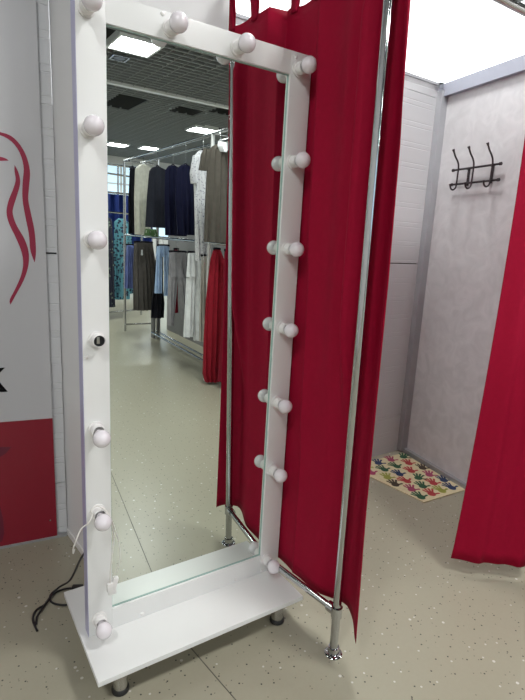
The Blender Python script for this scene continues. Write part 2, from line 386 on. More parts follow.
# ------------------------------------------------------------------ banner
BO = Vector((.438, 2.4245, 0))
def bp(s, z, off=0): return BO+ux*s+Vector((0, 0, z))-uy*off
ban = thing('wall_banner', 'tall white and red wall banner with crimson hair line drawing, left edge', 'banner', BO+ux*-.4)
bm = B(); prism(bm, [bp(0, .012), bp(0, 3.4), bp(-1.0, 3.4), bp(-1.0, .012)], -uy, .004); link('board', bm, M['banner_white'], ban, False)
bm = B(); prism(bm, [bp(.0, .015, .004), bp(0, .632, .004), bp(-1.0, .655, .004), bp(-1.0, .015, .004)], -uy, .0012)
o = link('red_field', bm, M['banner_red'], ban, False); o['label'] = 'deep red lower field of the banner'
HAIR = [[(-0.2151, 1.8867), (-0.154, 1.8795), (-0.1177, 1.872), (-0.087, 1.8458), (-0.062, 1.8002), (-0.0494, 1.7385), (-0.0568, 1.6682), (-0.0611, 1.6209), (-0.0525, 1.5622), (-0.0419, 1.4907), (-0.0397, 1.4052), (-0.0474, 1.3579), (-0.0556, 1.3824), (-0.0632, 1.4166), (-0.0651, 1.4774), (-0.0754, 1.5488), (-0.0833, 1.6192), (-0.0801, 1.6894), (-0.0731, 1.7476), (-0.0817, 1.798), (-0.1014, 1.8351), (-0.1258, 1.8566), (-0.1546, 1.8673), (-0.2159, 1.8736)],
 [(-0.1073, 1.7578), (-0.0936, 1.7284), (-0.0889, 1.6885), (-0.102, 1.641), (-0.1199, 1.5871), (-0.1235, 1.5575), (-0.1104, 1.511), (-0.0839, 1.4583), (-0.0694, 1.4041), (-0.0733, 1.3424), (-0.0942, 1.2797), (-0.1278, 1.2169), (-0.1513, 1.173), (-0.1536, 1.1944), (-0.1325, 1.2357), (-0.1047, 1.2983), (-0.0931, 1.3542), (-0.0976, 1.4031), (-0.1152, 1.4569), (-0.1406, 1.5211), (-0.1469, 1.5677), (-0.1358, 1.6151), (-0.1162, 1.663), (-0.1058, 1.6985), (-0.1085, 1.7326)],
 [(-0.2213, 1.7823), (-0.159, 1.7837), (-0.1382, 1.7793), (-0.1279, 1.7725), (-0.1599, 1.7679), (-0.2224, 1.7634)]]
def resample(P, n):
    P = [Vector((a, b2, 0)) for a, b2 in P]; P = spline(P, 5); d = [0]
    for p, q2 in zip(P, P[1:]): d.append(d[-1]+(q2-p).length)
    out = []
    for k in range(n):
        t = d[-1]*k/(n-1); i = 1
        while i < len(d)-1 and d[i] < t: i += 1
        f = (t-d[i-1])/max(d[i]-d[i-1], 1e-9); out.append(P[i-1].lerp(P[i], min(max(f, 0), 1)))
    return out
for pts, tip in zip(HAIR, (11, 12, 3)):
    A = pts[:tip+1]; Bk = [pts[tip]]+pts[tip+1:]
    Bk = Bk[::-1]
    if tip == 11: A = [(-.36, 1.842)]+A; Bk = [(-.36, 1.826)]+Bk
    if tip == 3: A = [(-.30, 1.772)]+A; Bk = [(-.30, 1.752)]+Bk
    if tip == 12: Bk = [pts[0]]+Bk
    n = 48; RA = resample(A, n); RB = resample(Bk, n); bm = B()
    VA = [bm.verts.new(bp(p.x, p.y, .0052)) for p in RA]; VB = [bm.verts.new(bp(p.x, p.y, .0052)) for p in RB]
    for k in range(n-1):
        try: bm.faces.new((VA[k], VA[k+1], VB[k+1], VB[k]))
        except ValueError: pass
    o = link('hair_line', bm, M['crimson'], ban, False)
bm = B()
KX = -.285
for poly in ([(KX, .779), (KX, .891), (KX+.026, .891), (KX+.026, .779)],
             [(KX+.026, .822), (KX+.026, .842), (KX+.068, .891), (KX+.098, .891), (KX+.046, .838)],
             [(KX+.040, .846), (KX+.056, .852), (KX+.103, .779), (KX+.072, .779), (KX+.034, .836)]):
    prism(bm, [bp(a, b2, .004) for a, b2 in poly], -uy, .001)
link('letter_k', bm, M['ink'], ban, False)
bm = B(); prism(bm, [bp(a, b2, .0052) for a, b2 in [(-.30, .49), (-0.2668, 0.517), (-0.2262, 0.5185), (-0.1812, 0.5122), (-0.2032, 0.4856), (-0.2288, 0.4695), (-0.27, 0.4609)]], -uy, .0008)
o = link('petal_mark', bm, M['banner_wine'], ban, False); o['label'] = 'dark wine pointed leaf mark'
bm = B(); prism(bm, [bp(a, b2, .0052) for a, b2 in [(-0.3, 0.25), (-0.2652, 0.2541), (-0.2419, 0.2238), (-0.2329, 0.1543), (-0.2325, 0.0804), (-0.2431, 0.0403), (-0.3, 0.0219)]], -uy, .0008)
o = link('petal_mark', bm, M['banner_wine'], ban, False); o['label'] = 'dark wine drooping petal mark'
bm = B(); lathe(bm, [(0, .0), (.004, .0), (.004, .002), (0, .003)], bp(-.03, .105, .005), Matrix.Rotation(PI/2, 3, 'X').to_3x3(), 12); link('screw_head', bm, M['chrome'], ban)

# ------------------------------------------------------------------ the mirror on its stand
XL, XR, YF, ZT, ZB, DG = .3715, 1.1686, 1.5554, 2.1353, .1245, 1.5674
AX, AY, YW = .0016, -.006, .0034
def T(v):
    dx = v[0]-.8; dy = v[1]-DG; dz = v[2]-ZB
    return Vector((.8+dx+AX*dz-YW*dy, DG+dy+AY*dz+YW*dx, v[2]-AX*dx-AY*dy))
def tilt(bm):
    for v in bm.verts: v.co = T(v.co)
van = thing('vanity_mirror', 'tall white framed dressing mirror ringed with globe bulbs, on low shelf base with chrome legs', 'mirror', (.78, 1.6, 0))
FW = .0815; IL, IR, IB, IT = XL+FW, XR-.0885, ZB+.081, ZT-.074
bm = B()
def board(x0, x1, y0, y1, z0, z1, bev=.0015): bx(bm, ((x0+x1)/2, (y0+y1)/2, (z0+z1)/2), (x1-x0, y1-y0, z1-z0), None, bev)
board(XL, IL, YF, YF+.045, ZB, ZT); board(IR, XR, YF, YF+.045, ZB, ZT)
board(IL, IR, YF, YF+.045, IT, ZT); board(IL, IR, YF, YF+.045, ZB, IB)
tilt(bm); link('frame', bm, M['white_lam'], van)
bm = B(); bx(bm, (XL-.0006, YF+.0225, (ZB+ZT)/2), (.0012, .043, ZT-ZB-.002)); tilt(bm); o = link('edge_reflection', bm, mat('lilac_reflection', (.40, .39, .58, 1), .3), van, False); o['label'] = 'bluish reflection painted as a lilac strip on the left side edge of the frame'  # thin lilac strip: bluish reflection on the frame side, put into the colour
bm = B(); bx(bm, ((IL+IR)/2, YF+.052, (ZB+ZT)/2), (XR-XL-.02, .012, ZT-ZB-.02)); tilt(bm); link('back_panel', bm, M['white_lam'], van, False)
bm = B(); bx(bm, ((IL+IR)/2, DG+.002, (IB+IT)/2), (IR-IL, .004, IT-IB)); tilt(bm)
link('mirror_glass', bm, M['mirror'], van, False)
bm = B()   # polished edge strip of the glass and shadow gap bead
for xx in (IR-.0015, IL+.0015): bx(bm, (xx, DG-.0015, (IB+IT)/2), (.003, .003, IT-IB))
for zz in (IT-.0015, IB+.0015): bx(bm, ((IL+IR)/2, DG-.0015, zz), (IR-IL, .003, .003))
tilt(bm); o = link('glass_edge', bm, M['glass_edge'], van, False); o['label'] = 'pale green polished edge of the mirror glass'
bm = B(); bx(bm, ((.3474+1.1539)/2, (1.3542+1.8333)/2, ZB-.009), (1.1539-.3474, 1.8333-1.3542, .018), None, .001); link('base_shelf', bm, M['white_lam'], van)
for x, y in [(.435, 1.412), (1.075, 1.412), (.435, 1.775), (1.075, 1.775)]:
    bm = B(); tube(bm, [(x, y, .012), (x, y, ZB-.018)], .024, 24); lg = link('leg', bm, M['chrome_dull'], van); lg['label'] = 'short brushed chrome leg'
    bm = B(); lathe(bm, [(0, 0), (.026, 0), (.029, .003), (.029, .013), (.0255, .018), (0, .018)], (x, y, 0)); link('rubber_foot', bm, M['rubber'], lg)
RY = Matrix.Rotation(PI/2, 3, 'X')      # local +Z -> -Y (towards the viewer)
SOCK = [(0.0, .028), (.025, 0), (.0255, .004), (.0255, .007), (.0205, .008), (.0205, .014), (.0215, .016), (.0205, .018), (.0205, .024), (.0215, .026), (.0205, .028), (.0200, .034), (.0175, .035), (.0165, .026), (0, .026)]
def socket(x, z, bulb=True, bend=(0, 0), gap=0.0):
    p = T((x, YF, z))
    bm = B(); lathe(bm, SOCK[1:-1]+[(.0165, .012), (0, .012)], p, RY, 24)
    s = link('lamp_socket', bm, M['white_plastic'], van)
    if bulb:
        R = Matrix.Rotation(bend[0], 3, 'X') @ Matrix.Rotation(bend[1], 3, 'Z') @ RY
        prof = [(0, .024), (.0125, .024+gap), (.0135, .032+gap), (.0150, .036+gap), (.0170, .040+gap)]
        r = .0272; c0 = .061+gap
        for k in range(13):
            a = -PI/2+.72+(PI-.72)*k/12
            prof.append((max(r*math.cos(a), 0 if k == 12 else 1e-4), c0+r*math.sin(a)))
        prof[-1] = (0, c0+r)
        bm = B(); lathe(bm, prof, p, R, 28); link('light_bulb', bm, M['bulb'], s)
    else:
        bm = B(); lathe(bm, [(.0163, .030), (.0163, .014), (0, .014)], p, RY, 20); i = link('socket_bore', bm, M['socket_dark'], s); i['label'] = 'dark empty screw bore without a bulb'
        bm = B(); bx(bm, p+Vector((0, -.018, 0)), (.008, .006, .02), None, .001); link('contact', bm, M['brass'], s)
    return s
xr = 1.112; xl = .404
for z in (2.083, 1.7815, 1.4765, 1.1801, .8832, .5945): socket(xr-(.004 if z < 1 else 0), z)
socket(1.104, .186)
socket(.400, 2.085); socket(.4000, 1.7813); socket(.4040, 1.4786); socket(.4135, 1.179, False)
socket(.407, .889, True, (.16, 0), .006); socket(.4075, .599, True, (.12, 0), .004); socket(.4055, .188, True, (.03, 0), .003)
socket(.6415, 2.092); socket(.868, 2.092)
for x, z in [(.3824, 1.1252), (.6162, 2.126), (1.0995, 2.1205), (.5612, .1412), (.9597, .1379), (1.0844, .1358)]:
    bm = B(); lathe(bm, [(0, 0), (.0065, 0), (.006, .0025), (.003, .0045), (0, .005)], T((x, YF, z)), RY, 14); link('screw_cap', bm, M['white_plastic'], van)

# cords
wc = thing('white_cord', 'thin white cord looped around the lower left bulb of the mirror frame', 'cord', (.43, 1.5, .48))
bm = B()
tube(bm, spline([(.3834, 1.512, .6151), (.3662, 1.5, .5953), (.3451, 1.51, .5746), (.3296, 1.51, .5424), (.3217, 1.52, .5077), (.3270, 1.55, .4692), (.3450, 1.61, .4428)]), .0022, 8)
tube(bm, spline([(.3834, 1.512, .6151), (.3790, 1.515, .625), (.3870, 1.518, .6337), (.4020, 1.52, .6340), (.4225, 1.51, .6201), (.4315, 1.495, .5982), (.4403, 1.49, .5615), (.4435, 1.49, .519), (.438, 1.49, .4788), (.4337, 1.49, .438), (.4307, 1.492, .4034), (.4293, 1.495, .3548)]), .0022, 8)
tube(bm, spline([(.4168, 1.505, .6264), (.4346, 1.49, .5958), (.4495, 1.485, .5436), (.4602, 1.485, .4846), (.4577, 1.485, .4288), (.4478, 1.49, .3895), (.4425, 1.50, .3598)]), .0015, 8)
link('cord', bm, M['cable_white'], wc)
bm = B(); bx(bm, (.4295, 1.497, .340), (.020, .016, .034), None, .005); bx(bm, (.4455, 1.50, .348), (.018, .016, .046), Matrix.Rotation(.25, 3, 'Y'), .005)
bx(bm, (.438, 1.50, .318), (.026, .014, .016), None, .004); link('inline_switch', bm, M['white_plastic'], wc)
bk = thing('power_cord', 'black power cord looped on the floor beside the mirror base', 'cord', (.3, 1.93, 0))
bm = B()
tube(bm, spline([(.400, 1.70, .36), (.392, 1.75, .299), (.385, 1.90, .12), (.3553, 1.9959, .03), (.2993, 1.9568, .006), (.2585, 1.9338, .006), (.2397, 1.8869, .006), (.2435, 1.8173, .006)]), .0042, 10)
tube(bm, spline([(.4361, 1.9611, .02), (.3875, 2.0062, .008), (.3325, 1.9944, .008), (.2828, 1.9272, .013), (.2567, 1.8961, .007), (.2456, 1.8558, .006)]), .0042, 10)
tube(bm, spline([(.3592, 2.0176, .014), (.3236, 1.9907, .012), (.3219, 1.9522, .006), (.3558, 1.9147, .006), (.3982, 1.8891, .015), (.445, 1.868, .03)]), .0042, 10)
link('cable', bm, M['cable_black'], bk)
bm = B(); bx(bm, (.428, 1.968, .022), (.045, .024, .022), Matrix.Rotation(-.5, 3, 'Z'), .006); link('plug', bm, M['rubber'], bk)

# ------------------------------------------------------------------ chrome curtain frame
P0 = Vector((1.1655, 1.1696, 0)); LEAN = Vector((-.0264, -.0169, 1)); rd = Vector((-.127, .992, 0))       # the rail runs from the front post back to the column
fr = thing('curtain_frame', 'chrome pipe frame with tall post in front of the red curtain, on round floor flange', 'clothes rail', P0)
bm = B(); tube(bm, [P0+LEAN*.01, P0+LEAN*2.56], .0155, 28); link('post', bm, M['chrome'], fr)
bm = B(); lathe(bm, [(0, 0), (.033, 0), (.034, .003), (.031, .006), (.0215, .008), (.021, .03), (.0165, .032), (0, .032)], P0, None, 28)
for a in range(4): lathe(bm, [(0, 0), (.004, 0), (.003, .003), (0, .003)], P0+Vector((.0265*math.cos(a*PI/2+.5), .0265*math.sin(a*PI/2+.5), .006)), None, 10)
link('floor_flange', bm, M['chrome'], fr)
bm = B(); tube(bm, [P0+LEAN*.165, P0+LEAN*.207], .0205, 24); tube(bm, [P0+LEAN*.186, P0+rd*.04+LEAN*.186], .0195, 20); link('tee_joint', bm, M['chrome'], fr)
Z1 = LEAN*.186; Z2 = LEAN*2.45
bm = B(); tube(bm, [P0+Z1, P0+rd*.325+Z1], .0125, 20); link('bottom_rail', bm, M['chrome'], fr)
bm = B(); tube(bm, [P0+Z2, P0+rd*1.19+Vector((0, 0, 2.45))], .0125, 20); link('top_rail', bm, M['chrome'], fr)
bm = B(); tube(bm, [(P0.x-.09, 1.355, 2.45), (3.0, 1.355, 2.45)], .014, 20); link('cross_rail', bm, M['chrome_dull'], fr)

# curtains
def sheet(bm, cols, t=.0016):     # cols: list of vertical lists of points
    n = len(cols[0]); V = [[bm.verts.new(p) for p in c] for c in cols]
    for i in range(len(cols)-1):
        for j in range(n-1):
            bm.faces.new((V[i][j], V[i+1][j], V[i+1][j+1], V[i][j+1]))
def ilerp(x, xs, ys):
    if x <= xs[0]: return ys[0]
    for i in range(1, len(xs)):
        if x <= xs[i]:
            f = (x-xs[i-1])/(xs[i]-xs[i-1]); return ys[i-1]+f*(ys[i]-ys[i-1])
    return ys[-1]
def solid(o, t):
    md = o.modifiers.new('thickness', 'SOLIDIFY'); md.thickness = t; md.offset = 0
cur = thing('booth_curtain', 'long red curtain hanging behind the mirror and the chrome post', 'curtain', P0+rd*.35+Vector((.03, 0, .15)))
path = [(1.1555, 1.055), (1.175, 1.085), (1.199, 1.120), (1.207, 1.170), (1.200, 1.25)]
base = spline([(a, b2, 0) for a, b2 in path], 8)
end = P0+rd*1.14+Vector((.036, 0, 0))
last = base[-1]; M_ = 120
for k in range(1, M_+1): base.append(last.lerp(Vector((end.x, end.y, 0)), k/M_))
arc = [0]
for a, b2 in zip(base, base[1:]): arc.append(arc[-1]+(b2-a).length)
cols = []
for i, p in enumerate(base):
    d = (base[min(i+1, len(base)-1)]-base[max(i-1, 0)]).normalized(); nrm = Vector((-d.y, d.x, 0))
    s = arc[i]; col = []
    for j in range(50):
        f = j/49
        hem = ilerp(s, [0, .03, .07, .13, .25, .9], [.140, .150, .172, .190, .170, .150])
        top = 2.335-.014*abs(math.sin(PI*(s-.07)/.15))
        z = hem+(top-hem)*f
        amp = ilerp(s, [0, .08, .16, .9], [.002, .006, .008, .010])
        w = math.sin(2*PI*s/.235+.9+.4*f)*amp*(.75+.35*f)+math.sin(2*PI*s/.41+2.4-.7*f)*.009*min(1, s/.15)+.003*math.sin(5*f+s*9)*min(1, s/.1)
        fade = min(1, max(0, 1-(s-.2)/.9))
        up = min(1, max(0, (z-.75)/.55)); up = up*up*(3-2*up); up *= min(1, max(.35, (2.40-z)/.25))
        bulge = -.082*up*math.exp(-((p.y-1.225)/.034)**2)-.020*up*math.exp(-((p.y-1.31)/.05)**2)
        q_ = p+nrm*w+Vector((LEAN.x, LEAN.y, 0))*z*fade
        if s < .12:     # the loose edge swings round the post; measured from the photograph's two views of it
            ex = ilerp(z, [.14, .6, 1, 1.4, 1.8, 2.2], [1.154, 1.150, 1.149, 1.149, 1.145, 1.123]); ey = ilerp(z, [.14, .6, 1, 1.4, 1.8, 2.2], [1.052, 1.063, 1.066, 1.068, 1.074, 1.090])
            k_ = (1-s/.12)**1.5; q_ = q_.lerp(Vector((ex, ey, 0)), k_)
        q_.z = z
        lim = P0.x-(q_.y-P0.y)*.128+LEAN.x*z*fade+.019
        if q_.x < lim and q_.y > P0.y-.02+LEAN.y*z: q_.x = lim
        q_.x += bulge
        if 1.45 < q_.y < 1.72: q_.x = max(q_.x, 1.180-.0*z-(.10*max(0, 1.52-q_.y))-(.10*max(0, q_.y-1.63)))
        col.append(q_)
    cols.append(col)
bm = B(); sheet(bm, cols); o = link('cloth', bm, M['red'], cur); solid(o, .0018)
o.data.set_sharp_from_angle(angle=PI)
for s in (.09, .235, .38, .525, .655, .79, .93, 1.07, 1.18):
    i = min(range(len(arc)), key=lambda k: abs(arc[k]-s)); p = cols[i][-1]
    t_ = max((Vector((p.x, p.y, 0))-P0).dot(rd), .02); pr = (P0+Z2).lerp(P0+rd*1.19+Vector((0, 0, 2.45)), t_/1.19)
    bmt = B()
    pts = [p+Vector((0, 0, -.02)), p+Vector((0, 0, .05)), Vector((pr.x+.017, pr.y, 2.45)), Vector((pr.x+.01, pr.y, 2.465)), Vector((pr.x, pr.y, 2.468)), Vector((pr.x-.012, pr.y, 2.462)), Vector((pr.x-.017, pr.y, 2.44)), p+Vector((-.014, 0, .05)), p+Vector((-.006, 0, -.02))]
    pts = spline(pts, 4); a_ = [[q2-rd*.017, q2-rd*.006, q2+rd*.006, q2+rd*.017] for q2 in pts]
    sheet(bmt, a_); o = link('tab', bmt, M['red_hem'], cur); solid(o, .003)

cr2 = thing('booth_curtain', 'red curtain of the next booth at the right edge, leaving mat and hook wall open', 'curtain', (2.4, 1.27, .08))
cols = []; n = 110
for i in range(n):
    s = i/(n-1); col = []
    for j in range(46):
        f = j/45; z = .075+(2.40-.075)*f
        x0 = ilerp(z, [.07, .1, .13, .79, 1.68, 2.4], [1.972, 1.975, 1.983, 2.048, 2.136, 2.20])
        hx = ilerp(s, [0, .35, .6, 1], [0, .22, .50, .95]); hy = ilerp(s, [0, .35, .6, 1], [0, -.205, -.14, -.02])
        g = 1-f**1.6
        x = x0+hx*g+(1-g)*s*.78
        y = 1.265+hy*g+f**2*.09+.016*math.sin(s*2*PI*3.1+2.6)*min(1, s*7)+.008*math.sin(s*2*PI*7+f*2)*min(1, s*7)
        col.append(Vector((x, y, z)))
    cols.append(col)
bm = B(); sheet(bm, cols); o = link('cloth', bm, M['red'], cr2); solid(o, .0018); o.data.set_sharp_from_angle(angle=PI)
for k in range(8):
    x = 2.24+k*.095; bmt = B()
    a_ = [[Vector((x+dx_, yy, zz)) for dx_ in (-.016, 0, .016)] for yy, zz in [(1.352, 2.38), (1.337, 2.43), (1.337, 2.455), (1.345, 2.47), (1.355, 2.472), (1.366, 2.468), (1.372, 2.452), (1.372, 2.43), (1.362, 2.38)]]
    sheet(bmt, a_); o = link('tab', bmt, M['red_hem'], cr2); solid(o, .003)

# ------------------------------------------------------------------ hook rack on the booth wall
def hp(s, off, z): v = PA+td*s-nv*off; return Vector((v.x, v.y, z))
hr = thing('coat_hook_rack', 'dark bronze coat rack with three double hooks on the grey booth wall', 'hook rack', hp(.41, .01, 1.90))
for z in (2.000, 1.912):
    bm = B(); tube(bm, [hp(.225, .030, z), hp(.595, .030, z)], .0065, 14)
    for s in (.225, .595):
        tube(bm, [hp(s-.006, .030, z), hp(s+.006, .030, z)], .0098, 14)
    link('bar', bm, M['bronze'], hr)
for s in (.330, .515):
    bm = B(); seg = [hp(s-.009, .0, 1.90), hp(s+.009, .0, 1.90), hp(s+.009, .0, 2.012), hp(s-.009, .0, 2.012)]
    n3 = Vector((-nv.x, -nv.y, 0)); prism(bm, seg, n3, .004)
    for z in (2.000, 1.912): tube(bm, [hp(s, .0, z), hp(s, .03, z)], .006, 10)
    pl = link('bracket', bm, M['bronze'], hr)
    for z in (1.945, 1.975):
        bm = B(); lathe(bm, [(0, 0), (.005, 0), (.004, .003), (0, .004)], hp(s, .004, z), Matrix.Rotation(PI/2, 3, 'X'), 10)
        link('screw_head', bm, M['chrome_dull'], pl)
for s in (.280, .405, .548):
    bm = B(); e = .007
    tube(bm, spline([hp(s, .098, 2.105), hp(s, .080, 2.075), hp(s, .055, 2.045), hp(s, .043, 2.015), hp(s, .042, 1.96), hp(s, .044, 1.90), hp(s, .052, 1.882), hp(s, .070, 1.874), hp(s, .086, 1.884), hp(s, .092, 1.902)]), .0052, 12)
    tube(bm, [hp(s, .094, 2.098), hp(s, .102, 2.112)], [.006, .0085], 12); tube(bm, [hp(s, .091, 1.898), hp(s, .094, 1.908)], [.006, .0075], 12)
    link('hook', bm, M['bronze'], hr)

# ------------------------------------------------------------------ mat with hand prints
mc = [Vector((2.405, 1.77, 0)), Vector((2.782, 1.752, 0)), Vector((2.865, 2.345, 0)), Vector((2.335, 2.36, 0))]
mats = [M['mat_cream'], M['mat_green'], M['mat_red'], M['mat_navy'], M['mat_lime'], M['mat_pink'], M['mat_brown']]
bm = B(); prism(bm, mc, (0, 0, 1), .006)
def hand(bm, c, ang, s, mi):
    z = .0064; R = Matrix.Rotation(ang, 2)
    def P2(x, y):
        v = R @ Vector((x*s, y*s)); return Vector((c[0]+v.x, c[1]+v.y, z))
    def blob(pts):
        for p in pts:      # keep prints on the mat
            pass
        try: f = bm.faces.new([bm.verts.new(p) for p in pts]); f.material_index = mi
        except ValueError: pass
    blob([P2(.42*math.cos(a)*(1+.1*math.sin(2*a)), .46*math.sin(a)) for a in [2*PI*k/14 for k in range(14)]])
    for a0, ln, wd, bx0 in ((2.05, .62, .11, -.28), (1.72, .80, .12, -.11), (1.45, .84, .12, .07), (1.15, .74, .11, .24), (.25, .62, .13, .28)):
        ox = bx0; oy = .30 if a0 > .5 else -.05
        d = Vector((math.cos(a0), math.sin(a0))); nn = Vector((-d.y, d.x))
        pts = []
        for tt, ww in ((0, .9), (.5, .85), (.85, 1.05), (1.0, .6)): pts.append((ox+d.x*ln*tt+nn.x*wd*ww, oy+d.y*ln*tt+nn.y*wd*ww))
        for tt, ww in ((1.0, .6), (.85, 1.05), (.5, .85), (0, .9)): pts.append((ox+d.x*ln*tt-nn.x*wd*ww, oy+d.y*ln*tt-nn.y*wd*ww))
        blob([P2(*p) for p in pts])
random.seed(11); kk = 0; order = [1, 2, 4, 3, 5, 1, 2, 3, 6, 2, 1, 5, 4, 3, 2, 6, 5, 1]
for r_ in range(6):
    for c_ in range(4):
        a = (c_+.55+(.22 if r_ % 2 else -.12))/4.15; f = (r_+.55)/6.1
        p = (mc[0].lerp(mc[1], a)).lerp(mc[3].lerp(mc[2], a), f)
        hand(bm, (p.x, p.y), random.uniform(-.5, .5)-.5+(.0 if (r_+c_) % 3 else .4), .064, order[kk % len(order)]); kk += 1
o = link('door_mat', bm, mats, None, False, 'base'); tag(o, 'cream door mat printed with colourful handprints on the booth floor', 'mat')

# ------------------------------------------------------------------ the shop racks seen in the mirror
def rail_x(y): return 2.37+.028*(-1.45-y)
rk = thing('clothes_rack', 'long two-tier chrome pipe clothes rack reflected in the mirror', 'clothes rack', (2.45, -2.6, 0))
def pipe(name, pts, r=.016, m='chrome'):
    bm = B(); tube(bm, pts, r, 14); return link(name, bm, M[m], rk)
for y in (-1.45, -4.244): pipe('post', [(rail_x(y), y, 0), (rail_x(y), y, 2.43)], .019, 'white_metal' if y > -2 else 'chrome')
for y in (-.5, -3.55): pipe('post', [(rail_x(y)+.24, y, 0), (rail_x(y)+.24, y, 2.43)], .019)
pipe('top_rail', [(rail_x(.2), .2, 2.43), (rail_x(-4.244), -4.244, 2.43)])
pipe('top_rail', [(rail_x(.2)+.24, .2, 2.43), (rail_x(-4.244)+.24, -4.244, 2.43)])
pipe('middle_rail', [(rail_x(.2), .2, 1.42), (rail_x(-4.244), -4.244, 1.42)], .015)
pipe('middle_rail', [(rail_x(.2)+.24, .2, 1.42), (rail_x(-4.244)+.24, -4.244, 1.42)], .012)
pipe('lower_rail', [(rail_x(.2)+.17, .2, .10), (rail_x(-3.55)+.17, -3.55, .10)], .014)
pipe('lower_rail', [(rail_x(.2)+.27, .2, .10), (rail_x(-3.55)+.27, -3.55, .10)], .014)
for z in (.10, 1.42, 2.43):
    for y in (-1.45, -4.244): pipe('cross_rail', [(rail_x(y), y, z), (rail_x(y)+.42, y+.02, z)], .012)
bm = B(); seg_box(bm, (3.02, .2), (3.12, -4.2), 1.62, .04, 0); struct('wall_partition', bm, M['grey_wall'])
bm = B(); bx(bm, (2.70, -3.66, .33), (.10, .10, .66)); o = link('floor_pillar', bm, M['grey_wall'], None, False, 'base'); tag(o, 'short grey square post under the taupe skirt, reflected in the mirror', 'post')

def ring_body(bm, rows, y, t, folds=5, amp=.10, n=40, lev=16, yaw=0.0):
    zs = [r[0] for r in rows][::-1]; ls = [r[1] for r in rows][::-1]; rs = [r[2] for r in rows][::-1]
    rings = []; z0 = zs[0]; z1 = zs[-1]
    ZS = sorted({round(z0+(z1-z0)*j/lev, 4) for j in range(lev+1)} | {round(q2, 4) for q2 in zs} | {round(z1-.006, 4), round(z1-.02, 4)})
    for z in ZS:
        l = ilerp(z, zs, ls); r = ilerp(z, zs, rs); f = 1-(z-z0)/(z1-z0)
        sh = 1 if z1-z > .02 else .55+.45*((z1-z)/.02)**.5
        ring = []
        for k in range(n):
            a = 2*PI*k/n; rr = 1+amp*(.3+.7*f)*math.sin(folds*a+1.3+z*1.5)
            tt = t*(.55+.45*f)
            dx = (r-l)/2*math.cos(a); dy = tt/2*sh*math.sin(a)*rr+.020*math.sin(folds*2.6*math.cos(a)+z*1.5+y*9)*(.25+.75*f)*sh
            ring.append(bm.verts.new(((l+r)/2+dx, y+dy+dx*yaw, z)))
        rings.append(ring)
    for a, b2 in zip(rings, rings[1:]):
        for k in range(n): bm.faces.new((a[k], a[(k+1) % n], b2[(k+1) % n], b2[k]))
    bm.faces.new(list(reversed(rings[0]))); bm.faces.new(rings[-1])
def hanger(x, y, z, rail_z, label, m='c_black', w=.17, kind='coat_hanger', group='coat hangers on the rack'):
    t = thing(kind, label, 'hanger', (x, y, z), group)
    bm = B(); r = .014+.006
    tube(bm, spline([(x, y, z), (x, y, rail_z-.05), (x, y-.014, rail_z-.02), (x, y-.021, rail_z+.004), (x, y, rail_z+.0205), (x, y+.018, rail_z+.008)]), .002, 8)
    link('hook', bm, M['chrome'], t)
    bm = B(); tube(bm, spline([(x-w, y, z-.055), (x-w*.4, y, z-.012), (x, y, z), (x+w*.4, y, z-.012), (x+w, y, z-.055)] if kind == 'coat_hanger' else [(x-w, y, z), (x, y, z+.002), (x+w, y, z)]), .006 if kind == 'coat_hanger' else .013, 10)
    link('arms', bm, M[m], t)
    return t
def garment(name, cat, label, m, rows, y, t=.09, group=None, folds=5, amp=.12, extra=(), rail=2.43, hz=None, hm='c_black', hl=None, yaw=0.0):
    if rail == 2.43:
        z1, l1, r1 = rows[0]; c1 = (l1+r1)/2; l2, r2 = rows[1][1], rows[1][2]
        rows = [(z1, c1-.030, c1+.030), (z1-.010, c1-.052, c1+.052), (z1-.030, l2*.72+c1*.28, r2*.72+c1*.28), (z1-.060, l2+.006, r2-.006)]+[q2 for q2 in rows[1:] if q2[0] < z1-.08]
    bm = B(); ring_body(bm, rows, y, t, folds, amp, yaw=yaw)
    if not extra:
        o = link(name, bm, M[m]); tag(o, label, cat, group)
    else:
        z0 = rows[-1][0]; o = thing(name, label, cat, ((rows[-1][1]+rows[-1][2])/2, y, z0), group)
        link('body', bm, M[m], o)
        for nm, rr, dy, tt, mm in extra:
            bm = B(); ring_body(bm, rr, y+dy, tt, 3, .08, 16, 12); link(nm, bm, M[mm or m], o)
    cx_ = (rows[0][1]+rows[0][2])/2
    if rail and hl:
        top = rows[0][0]
        if rail > 2: hanger(cx_, y, top+.012, rail, hl, hm, w=(rows[1][2]-rows[1][1])*.42 if len(rows) > 1 else .1)
        else: hanger(cx_, y, top+.006, rail, hl, 'c_black', w=(rows[0][2]-rows[0][1])*.52, kind='clip_hanger', group='clip hangers on the middle rail')
    return o
UP = 'clothes on the upper rail'; LO = 'clothes on the middle rail'
garment('dress', 'dress', 'taupe brown dress hanging nearest on the upper rail, beside the red curtain', 'c_brown',
        [(2.315, 2.30, 2.40), (2.27, 2.23, 2.47), (2.09, 2.215, 2.50), (1.82, 2.205, 2.51), (1.43, 2.205, 2.53)], -1.26, .11, UP, 6, .14,
        [('collar', [(2.33, 2.30, 2.42), (2.29, 2.30, 2.42), (2.245, 2.33, 2.39)], .045, .05, 'c_white'), ('sleeve', [(2.26, 2.19, 2.25), (2.20, 2.165, 2.25), (2.07, 2.155, 2.23)], -.02, .08, None)], hl='hanger holding the taupe brown dress', hm='c_white')
garment('blouse', 'blouse', 'long white blouse with small dark print on the upper rail', 'c_print',
        [(2.30, 2.32, 2.42), (2.25, 2.27, 2.46), (2.06, 2.27, 2.47), (1.87, 2.285, 2.47), (1.64, 2.30, 2.47), (1.23, 2.325, 2.48)], -1.65, .10, UP, 5, .1,
        [('sleeve', [(2.24, 2.25, 2.31), (2.07, 2.225, 2.30), (1.98, 2.24, 2.30)], .02, .08, None)], hl='hanger holding the white printed blouse')
